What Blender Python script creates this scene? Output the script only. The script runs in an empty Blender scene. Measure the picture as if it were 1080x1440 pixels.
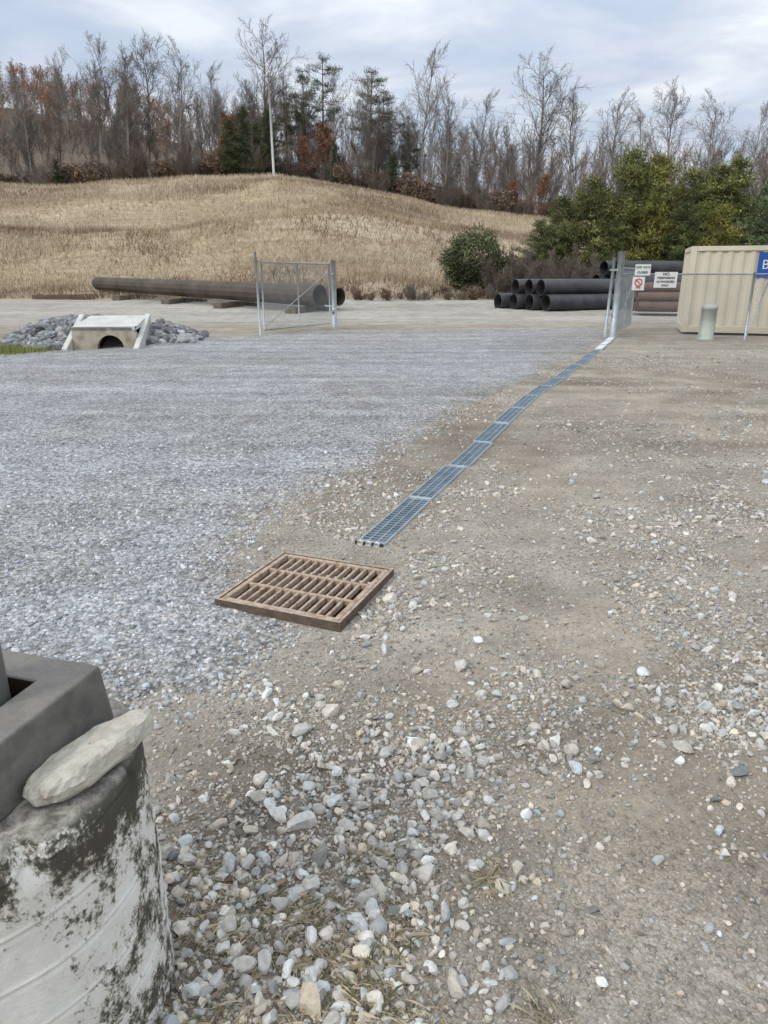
import bpy, math, random
import numpy as np
from mathutils import Vector, Matrix
rng=np.random.default_rng(7)
S=bpy.context.scene
COL=S.collection
# ------------------------------------------------------------------ noise
def _h(i,j,s):
    v=np.sin(i*127.1+j*311.7+s*74.7)*43758.5453
    return v-np.floor(v)
def vn(x,y,s=0):
    x=np.asarray(x,float);y=np.asarray(y,float)
    i=np.floor(x);j=np.floor(y);fx=x-i;fy=y-j
    fx=fx*fx*(3-2*fx);fy=fy*fy*(3-2*fy)
    a=_h(i,j,s);b=_h(i+1,j,s);c=_h(i,j+1,s);d=_h(i+1,j+1,s)
    return (a*(1-fx)+b*fx)*(1-fy)+(c*(1-fx)+d*fx)*fy
def fbm(x,y,s=0,o=4):
    t=0;a=.5;n=0
    for k in range(o):
        t=t+a*vn(np.asarray(x)*2**k+k*17.3,np.asarray(y)*2**k-k*9.1,s+k);n+=a;a*=.5
    return t/n
def sst(a,b,x):
    t=np.clip((x-a)/(b-a),0,1);return t*t*(3-2*t)
# ------------------------------------------------------------------ mesh helpers
def mesh(name,V,F,mats=None,col=None,smooth=False,extra=None,midx=None):
    V=np.ascontiguousarray(V,dtype=np.float32);F=np.ascontiguousarray(F,dtype=np.int32)
    me=bpy.data.meshes.new(name);k=F.shape[1];m=F.shape[0]
    me.vertices.add(len(V));me.vertices.foreach_set('co',V.ravel())
    me.loops.add(m*k);me.loops.foreach_set('vertex_index',F.ravel())
    me.polygons.add(m);me.polygons.foreach_set('loop_start',np.arange(0,m*k,k,dtype=np.int32))
    try: me.polygons.foreach_set('loop_total',np.full(m,k,dtype=np.int32))
    except Exception: pass
    me.update(calc_edges=True)
    me.polygons.foreach_set('use_smooth',np.full(m,bool(smooth)))
    if midx is not None: me.polygons.foreach_set('material_index',np.asarray(midx,dtype=np.int32))
    if col is not None:
        c=np.ones((len(V),4),dtype=np.float32);c[:,:3]=col
        me.attributes.new('col','FLOAT_COLOR','POINT').data.foreach_set('color',c.ravel())
    if extra is not None:
        me.attributes.new('peb','FLOAT','POINT').data.foreach_set('value',np.asarray(extra,dtype=np.float32))
    for mt in (mats if isinstance(mats,(list,tuple)) else [mats]):
        if mt: me.materials.append(mt)
    return me
def obj(name,data,parent=None,loc=None,rot=None,scale=None):
    o=bpy.data.objects.new(name,data);COL.objects.link(o)
    if loc is not None:o.location=loc
    if rot is not None:o.rotation_euler=rot
    if scale is not None:o.scale=scale
    if parent:o.parent=parent
    return o
def empty(name):
    o=bpy.data.objects.new(name,None);COL.objects.link(o);o.empty_display_size=.1;return o
def tubes(P0,P1,R0,R1,k=4,caps=False):
    P0=np.asarray(P0,float).reshape(-1,3);P1=np.asarray(P1,float).reshape(-1,3)
    n=len(P0);R0=np.broadcast_to(np.asarray(R0,float),(n,));R1=np.broadcast_to(np.asarray(R1,float),(n,))
    d=P1-P0;d/=np.linalg.norm(d,axis=1,keepdims=True)+1e-9
    up=np.where(np.abs(d[:,2:3])>.9,np.array([[1.,0,0]]),np.array([[0,0,1.]]))
    a=np.cross(d,up);a/=np.linalg.norm(a,axis=1,keepdims=True);b=np.cross(d,a)
    th=np.arange(k)*2*math.pi/k
    ring=a[:,None,:]*np.cos(th)[None,:,None]+b[:,None,:]*np.sin(th)[None,:,None]
    V=np.concatenate([P0[:,None]+ring*R0[:,None,None],P1[:,None]+ring*R1[:,None,None]],axis=1).reshape(-1,3)
    i=np.arange(k);j=(i+1)%k
    f=np.stack([i,j,j+k,i+k],1)
    F=(f[None]+(np.arange(n)*2*k)[:,None,None]).reshape(-1,4)
    if caps:
        for c in range(1,k-1,2):
            q=np.array([[0,c,c+1,min(c+2,k-1)]])
            if c+2>k-1: break
            F=np.concatenate([F,(q[None]+(np.arange(n)*2*k)[:,None,None]).reshape(-1,4),(q[None,:,::-1]+k+(np.arange(n)*2*k)[:,None,None]).reshape(-1,4)])
    return V,F
def boxes(L):
    """list of (cx,cy,cz,sx,sy,sz[,rotz])"""
    V=[];F=[]
    c=np.array([[-1,-1,-1],[1,-1,-1],[1,1,-1],[-1,1,-1],[-1,-1,1],[1,-1,1],[1,1,1],[-1,1,1]])*.5
    f=np.array([[0,3,2,1],[4,5,6,7],[0,1,5,4],[1,2,6,5],[2,3,7,6],[3,0,4,7]])
    for n,b in enumerate(L):
        p=c*np.array(b[3:6])
        if len(b)>6:
            ca,sa=math.cos(b[6]),math.sin(b[6]);p=np.stack([p[:,0]*ca-p[:,1]*sa,p[:,0]*sa+p[:,1]*ca,p[:,2]],1)
        V.append(p+np.array(b[:3]));F.append(f+8*n)
    return np.concatenate(V),np.concatenate(F)
def cat(*VF):
    V=[];F=[];o=0
    for v,f in VF: V.append(v);F.append(np.asarray(f)+o);o+=len(v)
    return np.concatenate(V),np.concatenate(F)
def bev(o,w,seg=2):
    m=o.modifiers.new('bevel','BEVEL');m.width=w;m.segments=seg;m.limit_method='ANGLE';return o
def rotz(V,a,loc=(0,0,0)):
    c,s=math.cos(a),math.sin(a);V=np.asarray(V,float)
    return np.stack([V[:,0]*c-V[:,1]*s+loc[0],V[:,0]*s+V[:,1]*c+loc[1],V[:,2]+loc[2]],1)
# ------------------------------------------------------------------ materials
def nd(nt,t,ins=None,**pr):
    n=nt.nodes.new(t)
    for k,v in pr.items(): setattr(n,k,v)
    for k,v in (ins or {}).items():
        s=n.inputs[k]
        if isinstance(v,bpy.types.NodeSocket): nt.links.new(v,s)
        else: s.default_value=v
    return n
def newmat(name,rough=.8,metal=0,spec=.3):
    m=bpy.data.materials.new(name);m.use_nodes=True;nt=m.node_tree;b=nt.nodes['Principled BSDF']
    b.inputs['Roughness'].default_value=rough;b.inputs['Metallic'].default_value=metal
    b.inputs['Specular IOR Level'].default_value=spec
    return m,nt,b
def math_(nt,op,a,b=0.,c=None):
    d={0:a,1:b}
    if c is not None:d[2]=c
    return nd(nt,'ShaderNodeMath',d,operation=op).outputs[0]
def mixc(nt,f,a,b,mode='MIX'):
    return nd(nt,'ShaderNodeMixRGB',{'Fac':f,'Color1':a,'Color2':b},blend_type=mode).outputs[0]
def ramp(nt,f,pts):
    r=nd(nt,'ShaderNodeValToRGB',{'Fac':f});e=r.color_ramp.elements
    e[0].position=pts[0][0];e[0].color=(*pts[0][1],1);e[1].position=pts[-1][0];e[1].color=(*pts[-1][1],1)
    for p,c in pts[1:-1]:
        x=e.new(p);x.color=(*c,1)
    return r.outputs[0]
def noise(nt,co,sc,det=4,ro=.55):
    return nd(nt,'ShaderNodeTexNoise',{'Vector':co,'Scale':sc,'Detail':det,'Roughness':ro}).outputs['Fac']
def objco(nt): return nd(nt,'ShaderNodeTexCoord').outputs['Object']
def nmat(name,c1,c2,scale,rough=.8,metal=0,bump=.2,bs=None,bd=.01,c3=None,spec=.3):
    m,nt,b=newmat(name,rough,metal,spec);co=objco(nt)
    n=noise(nt,co,scale,6,.6)
    pts=[(.32,c1),(.68,c2)] if c3 is None else [(.28,c1),(.5,c2),(.72,c3)]
    nt.links.new(ramp(nt,n,pts),b.inputs['Base Color'])
    if bump:
        h=noise(nt,co,bs or scale*5,4)
        bp=nd(nt,'ShaderNodeBump',{'Strength':bump,'Distance':bd,'Height':h})
        nt.links.new(bp.outputs[0],b.inputs['Normal'])
    return m
def vmat(name,rough=.85,nsc=None,amt=.35,bump=0,bsc=100,bd=.003,diffuse=False):
    m,nt,b=newmat(name,rough,0,.2)
    c=nd(nt,'ShaderNodeAttribute',attribute_name='col').outputs['Color']
    if nsc:
        co=objco(nt);n=noise(nt,co,nsc,3,.65)
        k=nd(nt,'ShaderNodeMapRange',{'Value':n,'From Min':.25,'From Max':.75,'To Min':1-amt,'To Max':1+amt}).outputs[0]
        cc=nd(nt,'ShaderNodeCombineXYZ',{0:k,1:k,2:k}).outputs[0]
        c=mixc(nt,1.,c,cc,'MULTIPLY')
    nt.links.new(c,b.inputs['Base Color'])
    if bump:
        bp=nd(nt,'ShaderNodeBump',{'Strength':bump,'Distance':bd,'Height':noise(nt,objco(nt),bsc,2)})
        nt.links.new(bp.outputs[0],b.inputs['Normal'])
    if diffuse:
        df=nd(nt,'ShaderNodeBsdfDiffuse',{'Color':c});nt.nodes.remove(b)
        nt.links.new(df.outputs[0],nt.nodes['Material Output'].inputs[0])
    return m

def ground_mat(name,gravel):
    m,nt,b=newmat(name,.95,0,.15);co=objco(nt)
    c=nd(nt,'ShaderNodeAttribute',attribute_name='col').outputs['Color']
    peb=nd(nt,'ShaderNodeAttribute',attribute_name='peb').outputs['Fac']
    n1=noise(nt,co,2.2,8,.72);nn=nd(nt,'ShaderNodeTexNoise',{'Vector':co,'Scale':34.,'Detail':3.,'Roughness':.75});n2=nn.outputs['Fac']
    wob=nd(nt,'ShaderNodeMixRGB',{'Fac':.02,'Color1':co,'Color2':nn.outputs['Color']},blend_type='ADD').outputs[0]
    s1,s2=(38,88) if gravel else (62,150)
    v1=nd(nt,'ShaderNodeTexVoronoi',{'Vector':wob,'Scale':float(s1)})
    v2=nd(nt,'ShaderNodeTexVoronoi',{'Vector':wob,'Scale':float(s2)})
    r1=nd(nt,'ShaderNodeSeparateColor',{0:v1.outputs['Color']});r2=nd(nt,'ShaderNodeSeparateColor',{0:v2.outputs['Color']})
    def mr(v,a,b_,c_,d_): return nd(nt,'ShaderNodeMapRange',{'Value':v,'From Min':a,'From Max':b_,'To Min':c_,'To Max':d_}).outputs[0]
    f=math_(nt,'MULTIPLY',mr(n1,.28,.72,.68,1.28),mr(n2,.25,.75,.76,1.22))
    cell=mr(r1.outputs[0],0,1,.62 if gravel else .85,1.38 if gravel else 1.2)
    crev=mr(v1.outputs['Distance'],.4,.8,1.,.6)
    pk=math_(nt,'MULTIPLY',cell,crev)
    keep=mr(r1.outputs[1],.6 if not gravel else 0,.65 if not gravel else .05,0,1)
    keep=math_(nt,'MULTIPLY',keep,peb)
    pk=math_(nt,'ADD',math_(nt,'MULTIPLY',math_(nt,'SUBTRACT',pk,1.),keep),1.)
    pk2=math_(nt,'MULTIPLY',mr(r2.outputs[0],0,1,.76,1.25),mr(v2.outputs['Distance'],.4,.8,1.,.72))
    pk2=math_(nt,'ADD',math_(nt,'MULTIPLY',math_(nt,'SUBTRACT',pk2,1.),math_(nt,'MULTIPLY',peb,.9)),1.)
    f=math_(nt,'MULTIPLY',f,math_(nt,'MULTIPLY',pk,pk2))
    mp=nd(nt,'ShaderNodeMapping',{'Vector':co,'Rotation':(0,0,math.radians(-42 if gravel else -66)),'Scale':(.10,1.7 if gravel else 2.4,1)})
    st=noise(nt,mp.outputs[0],1.,3,.55)
    f=math_(nt,'MULTIPLY',f,mr(st,.32,.68,.80 if gravel else .84,1.12))
    fc=nd(nt,'ShaderNodeCombineXYZ',{0:f,1:f,2:f}).outputs[0]
    c=mixc(nt,1.,c,fc,'MULTIPLY')
    hue=mixc(nt,mr(r1.outputs[2],.5,1,0,.25),c,mixc(nt,1.,c,(1.10,.98,.84,1),'MULTIPLY'))
    nt.links.new(hue,b.inputs['Base Color'])
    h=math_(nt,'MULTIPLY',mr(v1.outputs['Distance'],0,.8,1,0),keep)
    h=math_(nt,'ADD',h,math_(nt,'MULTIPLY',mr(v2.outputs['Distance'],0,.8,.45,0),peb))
    h=math_(nt,'ADD',h,math_(nt,'MULTIPLY',n2,1.1))
    bp=nd(nt,'ShaderNodeBump',{'Strength':.7,'Distance':.012,'Height':h})
    nt.links.new(bp.outputs[0],b.inputs['Normal'])
    return m
# ------------------------------------------------------------------ terrain
GC=np.array([-.40,3.46]);GA=math.radians(-22)
def in_grate(x,y,half):
    dx=x-GC[0];dy=y-GC[1];c,s=math.cos(-GA),math.sin(-GA)
    u=dx*c-dy*s;w=dx*s+dy*c
    return (np.abs(u)<half)&(np.abs(w)<half)
ca=np.array([-.9,-.49,-.40,-.26,-.14,-.035,.075,.175,.3,.5,.9])
cs=np.array([.095,.105,.107,.117,.1228,.107,.0834,.0706,.058,.05,.05])
ra=np.array([-.9,-.5,-.35,-.2,0,.2,.5,.9])
rs=np.array([.205,.205,.175,.14,.11,.085,.08,.08])
def T(x,y):
    x=np.asarray(x,float);y=np.asarray(y,float)
    a=x/np.maximum(y,20.)
    z=.016*(vn(x*1.1,y*1.1,3)-.5)+.008*(vn(x*5,y*5,4)-.5)+.05*(vn(x*.2,y*.2,5)-.5)*sst(3,12,np.hypot(x,y))
    z=z+.35*sst(30,44,y)
    zc=1.6+80*np.interp(a,ca,cs)
    t=np.clip((y-41)/39,0,1)
    p=.5-.5*np.cos(math.pi*t)
    p=.45*p+.55*t**1.05
    z=z+(zc-.35)*p
    hill=sst(42,52,y)*(1-sst(74,84,y))
    z=z+hill*(1.6*(fbm(x*.05+3,y*.07,11,3)-.5)*2+.3*(vn(x*.3,y*.3,12)-.5))
    z=z+1.1*np.exp(-((y-57-.12*x)/4.)**2)*sst(10,-12,x)
    zr=1.6+235*np.interp(a,ra,rs)
    q=np.clip((y-92)/145,0,1);z=z+(zr-zc)*(q**1.15)
    z=z+sst(95,130,y)*3*(vn(x*.03,y*.03,21)-.5)
    z=z+.5*np.exp(-(((x+7.1)/2.0)**4+((y-18.5)/.95)**4))
    z=z-.06*np.exp(-(((x+7)/2.)**2+((y-16.7)/.7)**2))
    return z
bY=np.array([2.,2.35,2.6,2.92,3.3,3.9,4.48,5.12,6.18,7.75,10.3,15.,18.3,20.5,24])
bX=np.array([-1.2,-.9,-.62,-.5,-.62,-.85,-.80,-.6,-.05,.55,1.65,4.0,5.6,6.4,6.6])
def roadmask(x,y):
    w=.30*(fbm(x*1.6,y*1.6,31,4)-.5)+.16*(vn(x*9,y*9,33)-.5)
    w2=1.4*(fbm(x*.5,y*.5,35,3)-.5)*sst(5,14,y)
    d1=(np.interp(y,bY,bX)-x)*.9
    d2=(y-2.45-.25*np.maximum(-x-1.2,0)*-1.)
    d2=np.where(x<-1.6,np.minimum(d2,(y-1.2)),d2)
    d3=np.minimum(22.5-y+.12*x,15.3+1.15*np.maximum(x+8,-30)*np.where(x<-8,.35,1)-y)
    d=np.minimum(np.minimum(d1,d2),d3)
    return d+w+w2*.5
def roadz(x,y):
    m=roadmask(x,y)
    return T(x,y)+(-.035+.050*sst(-.22,.22,m))+.006*(vn(x*14,y*14,41)-.5)
def surf(x,y): return np.maximum(T(x,y),roadz(x,y))
def axis(lo,hi,step,glo,ghi,elo,ehi):
    c=np.arange(lo,hi+1e-6,step);a=[];s=step;p=hi
    while p<ehi: s*=ghi;p+=s;a.append(p)
    b=[];s=step;p=lo
    while p>elo: s*=glo;p-=s;b.append(p)
    return np.concatenate([np.array(b[::-1]),c,np.array(a)])
XS=axis(-2.4,2.7,.03,1.045,1.045,-700,700)
YS=axis(.6,6.0,.03,1.12,1.038,-400,900)
GX,GY=np.meshgrid(XS,YS)
def grid_faces(nx,ny):
    i=np.arange(nx-1)[None,:]+nx*np.arange(ny-1)[:,None]
    return np.stack([i,i+1,i+nx+1,i+nx],-1).reshape(-1,4)
F=grid_faces(len(XS),len(YS))
x=GX.ravel();y=GY.ravel();z=T(x,y)
def lerp(a,b,t): return a*(1-t[:,None])+np.asarray(b)[None]*t[:,None]
c=np.tile(np.array([.345,.303,.248]),(len(x),1))
pn=fbm(x*.9,y*.9,51,4);pn2=fbm(x*.35,y*.5,53,3)
c=lerp(c,[.24,.20,.155],.65*sst(.48,.68,pn))
c=lerp(c,[.40,.365,.315],.55*sst(.50,.68,pn2))
dk=np.exp(-(((x+.35)/.50)**2+((y-1.65)/.62)**2));dk=np.clip(dk*1.4*(.5+fbm(x*4,y*4,55,3)),0,1)
c=lerp(c,[.155,.13,.105],.75*dk)
for (px,py,sx,sy,k) in [(2.6,5.0,.45,.18,.7),(2.3,3.9,.8,.2,.4),(1.4,6.1,.5,.2,.3),(1.9,2.6,.4,.25,.25),(4.2,8.2,.9,.25,.35),(3.2,11,1.2,.4,.25)]:
    c=lerp(c,[.17,.135,.10],np.clip(k*np.exp(-(((x-px)/sx)**2+((y-py)/sy)**2))*2*fbm(x*5,y*5,57,3),0,.8))
peb=.3+.6*sst(.4,.65,fbm(x*.8+5,y*.8,59,3))
far=sst(9,22,y);fm=fbm(x*.45+2,y*.45,58,4)
c=lerp(c,[.37,.335,.28],.5*far);c=lerp(c,[.27,.235,.19],.5*far*sst(.45,.65,fm))
cr=sst(22,26,y)*(1-sst(40,43,y+1.5*(vn(x*.2,y*.2,60)-.5)));c=lerp(c,[.455,.43,.385],.85*cr);c=lerp(c,[.36,.33,.285],.6*cr*sst(.42,.62,fbm(x*.18+7,y*.5,62,4)))
sh=np.exp(-(((y-24-.1*x)/1.4)**2));c=lerp(c,[.38,.32,.24],.6*sh)
gm=sst(39.5,42,y+2.5*(fbm(x*.15,y*.15,61,3)-.5));gcol=lerp(np.tile([.37,.295,.20],(len(x),1)),[.26,.19,.13],sst(.45,.7,fbm(x*.08,y*.16,63,4)))
gcol=lerp(gcol,[.46,.385,.28],.7*sst(.5,.7,fbm(x*.05,y*.2,67,3)))
c=c*(1-gm[:,None])+gcol*gm[:,None]
wd=sst(83,88,y+5*(fbm(x*.1,y*.1,65,3)-.5));c=lerp(c,[.17,.13,.10],wd)
gl=np.exp(-(((x+8.9)/1.0)**2+((y-15.8)/.8)**2));c=lerp(c,[.20,.20,.08],np.clip(gl*1.3,0,.9))
peb=peb*(1-gm)
cx=x[F].mean(1);cy=y[F].mean(1)
keep=~in_grate(cx,cy,.325)
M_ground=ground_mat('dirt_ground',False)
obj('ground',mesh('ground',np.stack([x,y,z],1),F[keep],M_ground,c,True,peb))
# gravel drive
sel=(cy>.9)&(cy<26)&(cx>-45)&(cx<8)&keep&(roadmask(cx,cy)>-.3)
Fr=F[sel];used=np.unique(Fr);re=np.full(len(x),-1);re[used]=np.arange(len(used))
xr=x[used];yr=y[used];zr_=roadz(xr,yr)
cg=np.tile(np.array([.42,.425,.43]),(len(xr),1))
cg=lerp(cg,[.37,.36,.34],.6*sst(.5,.7,fbm(xr*.5,yr*.5,71,3)))
cg=lerp(cg,[.38,.35,.305],.75*(1-sst(0,.5,roadmask(xr,yr))))
cg=lerp(cg,[.44,.42,.385],.7*sst(17,22,yr))
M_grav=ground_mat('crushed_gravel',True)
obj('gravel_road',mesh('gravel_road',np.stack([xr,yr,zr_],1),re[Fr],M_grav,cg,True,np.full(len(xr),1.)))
# ------------------------------------------------------------------ stones
ph=(1+5**.5)/2
IV=np.array([[-1,ph,0],[1,ph,0],[-1,-ph,0],[1,-ph,0],[0,-1,ph],[0,1,ph],[0,-1,-ph],[0,1,-ph],[ph,0,-1],[ph,0,1],[-ph,0,-1],[-ph,0,1]],float)
IV/=np.linalg.norm(IV[0])
IF=np.array([[0,11,5],[0,5,1],[0,1,7],[0,7,10],[0,10,11],[1,5,9],[5,11,4],[11,10,2],[10,7,6],[7,1,8],[3,9,4],[3,4,2],[3,2,6],[3,6,8],[3,8,9],[4,9,5],[2,4,11],[6,2,10],[8,6,7],[9,8,1]])
def subdiv(V,Fc):
    V=list(map(tuple,V));d={};out=[]
    def mid(a,b):
        k=(min(a,b),max(a,b))
        if k not in d:
            m=(np.array(V[a])+np.array(V[b]))/2;m/=np.linalg.norm(m);V.append(tuple(m));d[k]=len(V)-1
        return d[k]
    for a,b,c_ in Fc:
        p,q,r=mid(a,b),mid(b,c_),mid(c_,a);out+=[[a,p,r],[b,q,p],[c_,r,q],[p,q,r]]
    return np.array(V),np.array(out)
SV,SF=subdiv(IV,IF)
def rockify(V,r,nc=7,lo=.38,hi=.8,jit=.025):
    V=V.copy()
    for _ in range(nc):
        n=r.normal(size=3);n/=np.linalg.norm(n);d=r.uniform(lo,hi)
        e=np.maximum(V@n-d,0);V=V-e[:,None]*n
    return V+r.normal(size=V.shape)*jit
small_t=np.stack([IV*(1+rng.normal(size=(12,1))*.18)+rng.normal(size=IV.shape)*.11 for _ in range(14)])
big_t=np.stack([rockify(SV,rng) for _ in range(24)])
big_t=big_t/np.abs(big_t).max(axis=(1,2),keepdims=True)*.95
def stones(pos,size,colr,tmpl,faces,flat=.6):
    n=len(pos);v=tmpl[rng.integers(0,len(tmpl),n)]
    sc=np.stack([rng.uniform(.85,1.45,n),rng.uniform(.65,1.05,n),rng.uniform(flat*.75,flat*1.35,n)],1)
    v=v*sc[:,None,:]
    tx=rng.normal(size=n)*.35;ty=rng.normal(size=n)*.35;tz=rng.uniform(0,6.28,n)
    def rot(v,a,i,j):
        c_,s_=np.cos(a)[:,None],np.sin(a)[:,None];w=v.copy();w[:,:,i]=v[:,:,i]*c_-v[:,:,j]*s_;w[:,:,j]=v[:,:,i]*s_+v[:,:,j]*c_;return w
    v=rot(v,tx,1,2);v=rot(v,ty,0,2);v=rot(v,tz,0,1)
    v=v*size[:,None,None]+pos[:,None,:]
    k=v.shape[1];Fq=(faces[None]+(np.arange(n)*k)[:,None,None]).reshape(-1,3)
    return v.reshape(-1,3),Fq,np.repeat(colr,k,0)
def stonecol(n,base,var,tint=.05,white=.06):
    b=rng.normal(1,var,n).clip(.45,1.7)
    cc=np.array(base)[None]*b[:,None]
    w=rng.normal(0,tint,n)[:,None]*np.array([[1,.1,-1.]])
    cc=cc*(1+w)
    i=rng.random(n)<white;cc[i]=cc[i]*1.35
    return cc.clip(.03,.70)
def sample(n,x0,x1,y0,y1,dens):
    X=rng.uniform(x0,x1,n);Y=rng.uniform(y0,y1,n);k=rng.random(n)<dens(X,Y)
    return X[k],Y[k]
PC=np.array([-.83,1.22]);PR=.315
def clear(X,Y):
    return (~in_grate(X,Y,.365))&(np.hypot(X-PC[0],Y-PC[1])>PR+.01)
dpts=np.array([[-.09,4.13],[.9,6.70],[2.0,9.65],[2.92,11.8],[4.35,15.2],[5.95,18.95]])
def drain_d(X,Y):
    best=np.full(len(X),9.)
    for a,b in zip(dpts[:-1],dpts[1:]):
        d=b-a;L=np.hypot(*d);t=((X-a[0])*d[0]+(Y-a[1])*d[1])/L/L;t=t.clip(0,1)
        best=np.minimum(best,np.hypot(X-a[0]-t*d[0],Y-a[1]-t*d[1]))
    return best
def wedge(X,Y): return np.abs(X)<(.68*Y+.7)
M_stone=vmat('stone_rock',.9,60,.24)
allst=[]
patch=lambda X,Y: .17+1.4*sst(.37,.62,fbm(X*1.3+9,Y*1.3,81,3))
fade=lambda Y: 1-sst(5.2,8,Y)
def track(X,Y):
    return 1-.6*np.exp(-((X-.80-.10*(Y-1.5))/.22)**2)
def rim(X,Y):
    return 1+3.4*np.exp(-(((X-.0)/.55)**2+((Y-1.45)/.55)**2))+1.8*np.exp(-(((X-.35)/.5)**2+((Y-3.4)/.6)**2))+1.2*np.exp(-(((X-1.3)/.5)**2+((Y-1.9)/1.)**2))
dirt=lambda X,Y: (roadmask(X,Y)<.1)
X,Y=sample(460000,-2.5,4.5,.8,8,lambda X,Y:(wedge(X,Y)&clear(X,Y)&dirt(X,Y))*np.clip((.35+.65*patch(X,Y))*track(X,Y)*.7*np.clip(2.6/Y,0,1)*fade(Y),0,1))
k=drain_d(X,Y)>.10;X,Y=X[k],Y[k]
sz=rng.lognormal(math.log(.0047),.38,len(X)).clip(.0028,.012)
allst.append(stones(np.stack([X,Y,surf(X,Y)+sz*.15],1),sz,stonecol(len(X),[.35,.32,.275],.25),small_t,IF,.7))
X,Y=sample(76000,-2.5,4.5,.8,8,lambda X,Y:(wedge(X,Y)&clear(X,Y)&dirt(X,Y))*np.clip(patch(X,Y)*track(X,Y)*rim(X,Y)*.32*np.clip(3.5/Y,0,1)*fade(Y),0,1))
k=drain_d(X,Y)>.11;X,Y=X[k],Y[k]
sz=rng.lognormal(math.log(.0105),.30,len(X)).clip(.006,.022)
allst.append(stones(np.stack([X,Y,surf(X,Y)+sz*.2],1),sz,stonecol(len(X),[.42,.395,.355],.22),big_t,SF,.7))
X,Y=sample(24000,-2.5,4.5,.8,8,lambda X,Y:(wedge(X,Y)&clear(X,Y)&dirt(X,Y))*np.clip(patch(X,Y)*track(X,Y)*rim(X,Y)*.26*np.clip(2.2/Y,0,1)**1.5*fade(Y),0,1))
k=drain_d(X,Y)>.13;X,Y=X[k],Y[k]
sz=rng.lognormal(math.log(.0195),.30,len(X)).clip(.013,.04)
allst.append(stones(np.stack([X,Y,surf(X,Y)+sz*.25],1),sz,stonecol(len(X),[.47,.45,.415],.18,white=.14),big_t,SF,.7))
# distant scatter on the dirt yard
X,Y=sample(120000,-1,13,5,20,lambda X,Y:(wedge(X,Y)&dirt(X,Y))*np.clip((.15+patch(X*.6,Y*.6))*.42*sst(5,8,Y)*np.clip(9/Y,0,1)**1.5*(1-sst(15,19,Y)),0,1))
k=drain_d(X,Y)>.14;X,Y=X[k],Y[k]
sz=rng.lognormal(math.log(.0095),.4,len(X)).clip(.005,.028)
allst.append(stones(np.stack([X,Y,surf(X,Y)+sz*.1],1),sz,stonecol(len(X),[.37,.345,.30],.26),small_t,IF,.7))
def build(lst,name,mat):
    o=0;Vs=[];Fs=[];Cs=[]
    for v,f,cc in lst: Vs.append(v);Fs.append(f+o);Cs.append(cc);o+=len(v)
    return obj(name,mesh(name,np.concatenate(Vs),np.concatenate(Fs),mat,np.concatenate(Cs)))
build(allst,'loose_stones',M_stone)
allst=[]
X,Y=sample(150000,-6,5,1.2,9,lambda X,Y:(wedge(X,Y)&clear(X,Y)&(roadmask(X,Y)>-.1))*np.clip(.85*np.clip(3.4/Y,0,1)**1.5*(1-sst(6,9,Y)*.8),0,1))
k=drain_d(X,Y)>.12;X,Y=X[k],Y[k]
sz=rng.lognormal(math.log(.0072),.38,len(X)).clip(.004,.017)
allst.append(stones(np.stack([X,Y,surf(X,Y)+sz*.1],1),sz,stonecol(len(X),[.42,.425,.435],.26,.03),small_t,IF,.7))
X,Y=sample(16000,-6,5,1.2,9,lambda X,Y:(wedge(X,Y)&clear(X,Y)&(roadmask(X,Y)>-.2))*np.clip(.5*np.clip(3.2/Y,0,1)**1.5*(.4+1.4*np.exp(-((roadmask(X,Y))/.4)**2)),0,1))
k=drain_d(X,Y)>.13;X,Y=X[k],Y[k]
sz=rng.lognormal(math.log(.0135),.25,len(X)).clip(.008,.025)
allst.append(stones(np.stack([X,Y,surf(X,Y)+sz*.2],1),sz,stonecol(len(X),[.43,.43,.43],.2,.04),big_t,SF,.7))
build(allst,'crushed_stone_gravel',M_stone)
n=900;X=np.concatenate([rng.uniform(-9.1,-7.15,n),rng.uniform(-5.75,-4.6,260)]);Y=np.concatenate([rng.uniform(16.6,19.3,n),rng.uniform(17.1,19.2,260)])
k=(Y>16.4+.25*(X+9))&~((X>-7.5)&(X<-5.7)&(Y<18.3));X,Y=X[k],Y[k]
sz=rng.uniform(.07,.14,len(X))
v,f,cc=stones(np.stack([X,Y,T(X,Y)+sz*.35],1),sz,stonecol(len(X),[.24,.24,.245],.28,.03),big_t,SF,.8)
obj('riprap_rocks',mesh('riprap_rocks',v,f,vmat('riprap_stone',.9,12,.25),cc))
# ------------------------------------------------------------------ drain inlet grate
M_rust=nmat('rusty_cast_iron',(.22,.13,.08),(.42,.32,.24),30,.75,.1,.5,160,.002,c3=(.50,.42,.34))
M_skirt=nmat('rust_shaded_side',(.09,.07,.055),(.17,.125,.095),18,.85,.1,.3,90,.002)  # rust of the frame sides, with their shade mixed into the colour
M_hole_shade=nmat('hole_shade',(.02,.013,.009),(.05,.03,.02),9,.95)  # near-black colour paints the shade inside the cover hole and culvert
gi=empty('storm_drain_grate')
W=.70
L=[]
for s in(-1,1):
    L.append((s*(W/2-.008),0,0,.016,W,.10));L.append((0,s*(W/2-.008),0,W-.034,.016,.098))
V1,F1=boxes(L);V1=rotz(V1,GA,(GC[0],GC[1],-.004))
fo=obj('frame',mesh('frame',V1,F1,[M_rust,M_skirt]),gi)
for p in fo.data.polygons:
    if p.normal.z<.5:p.material_index=1
L=[];w=W-.042;h=.034
for s in(-1,1):
    L.append((s*(w/2-.014),0,0,.028,w,h));L.append((0,s*(w/2-.014),0,w-.058,.028,h-.001))
rows=3;inner=w-.056;cb=.020;rl=(inner-cb*(rows-1))/rows
for r_ in range(rows-1):
    yy=-inner/2+(r_+1)*rl+r_*cb+cb/2;L.append((0,yy,0,inner-.002,cb,h-.003))
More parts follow.
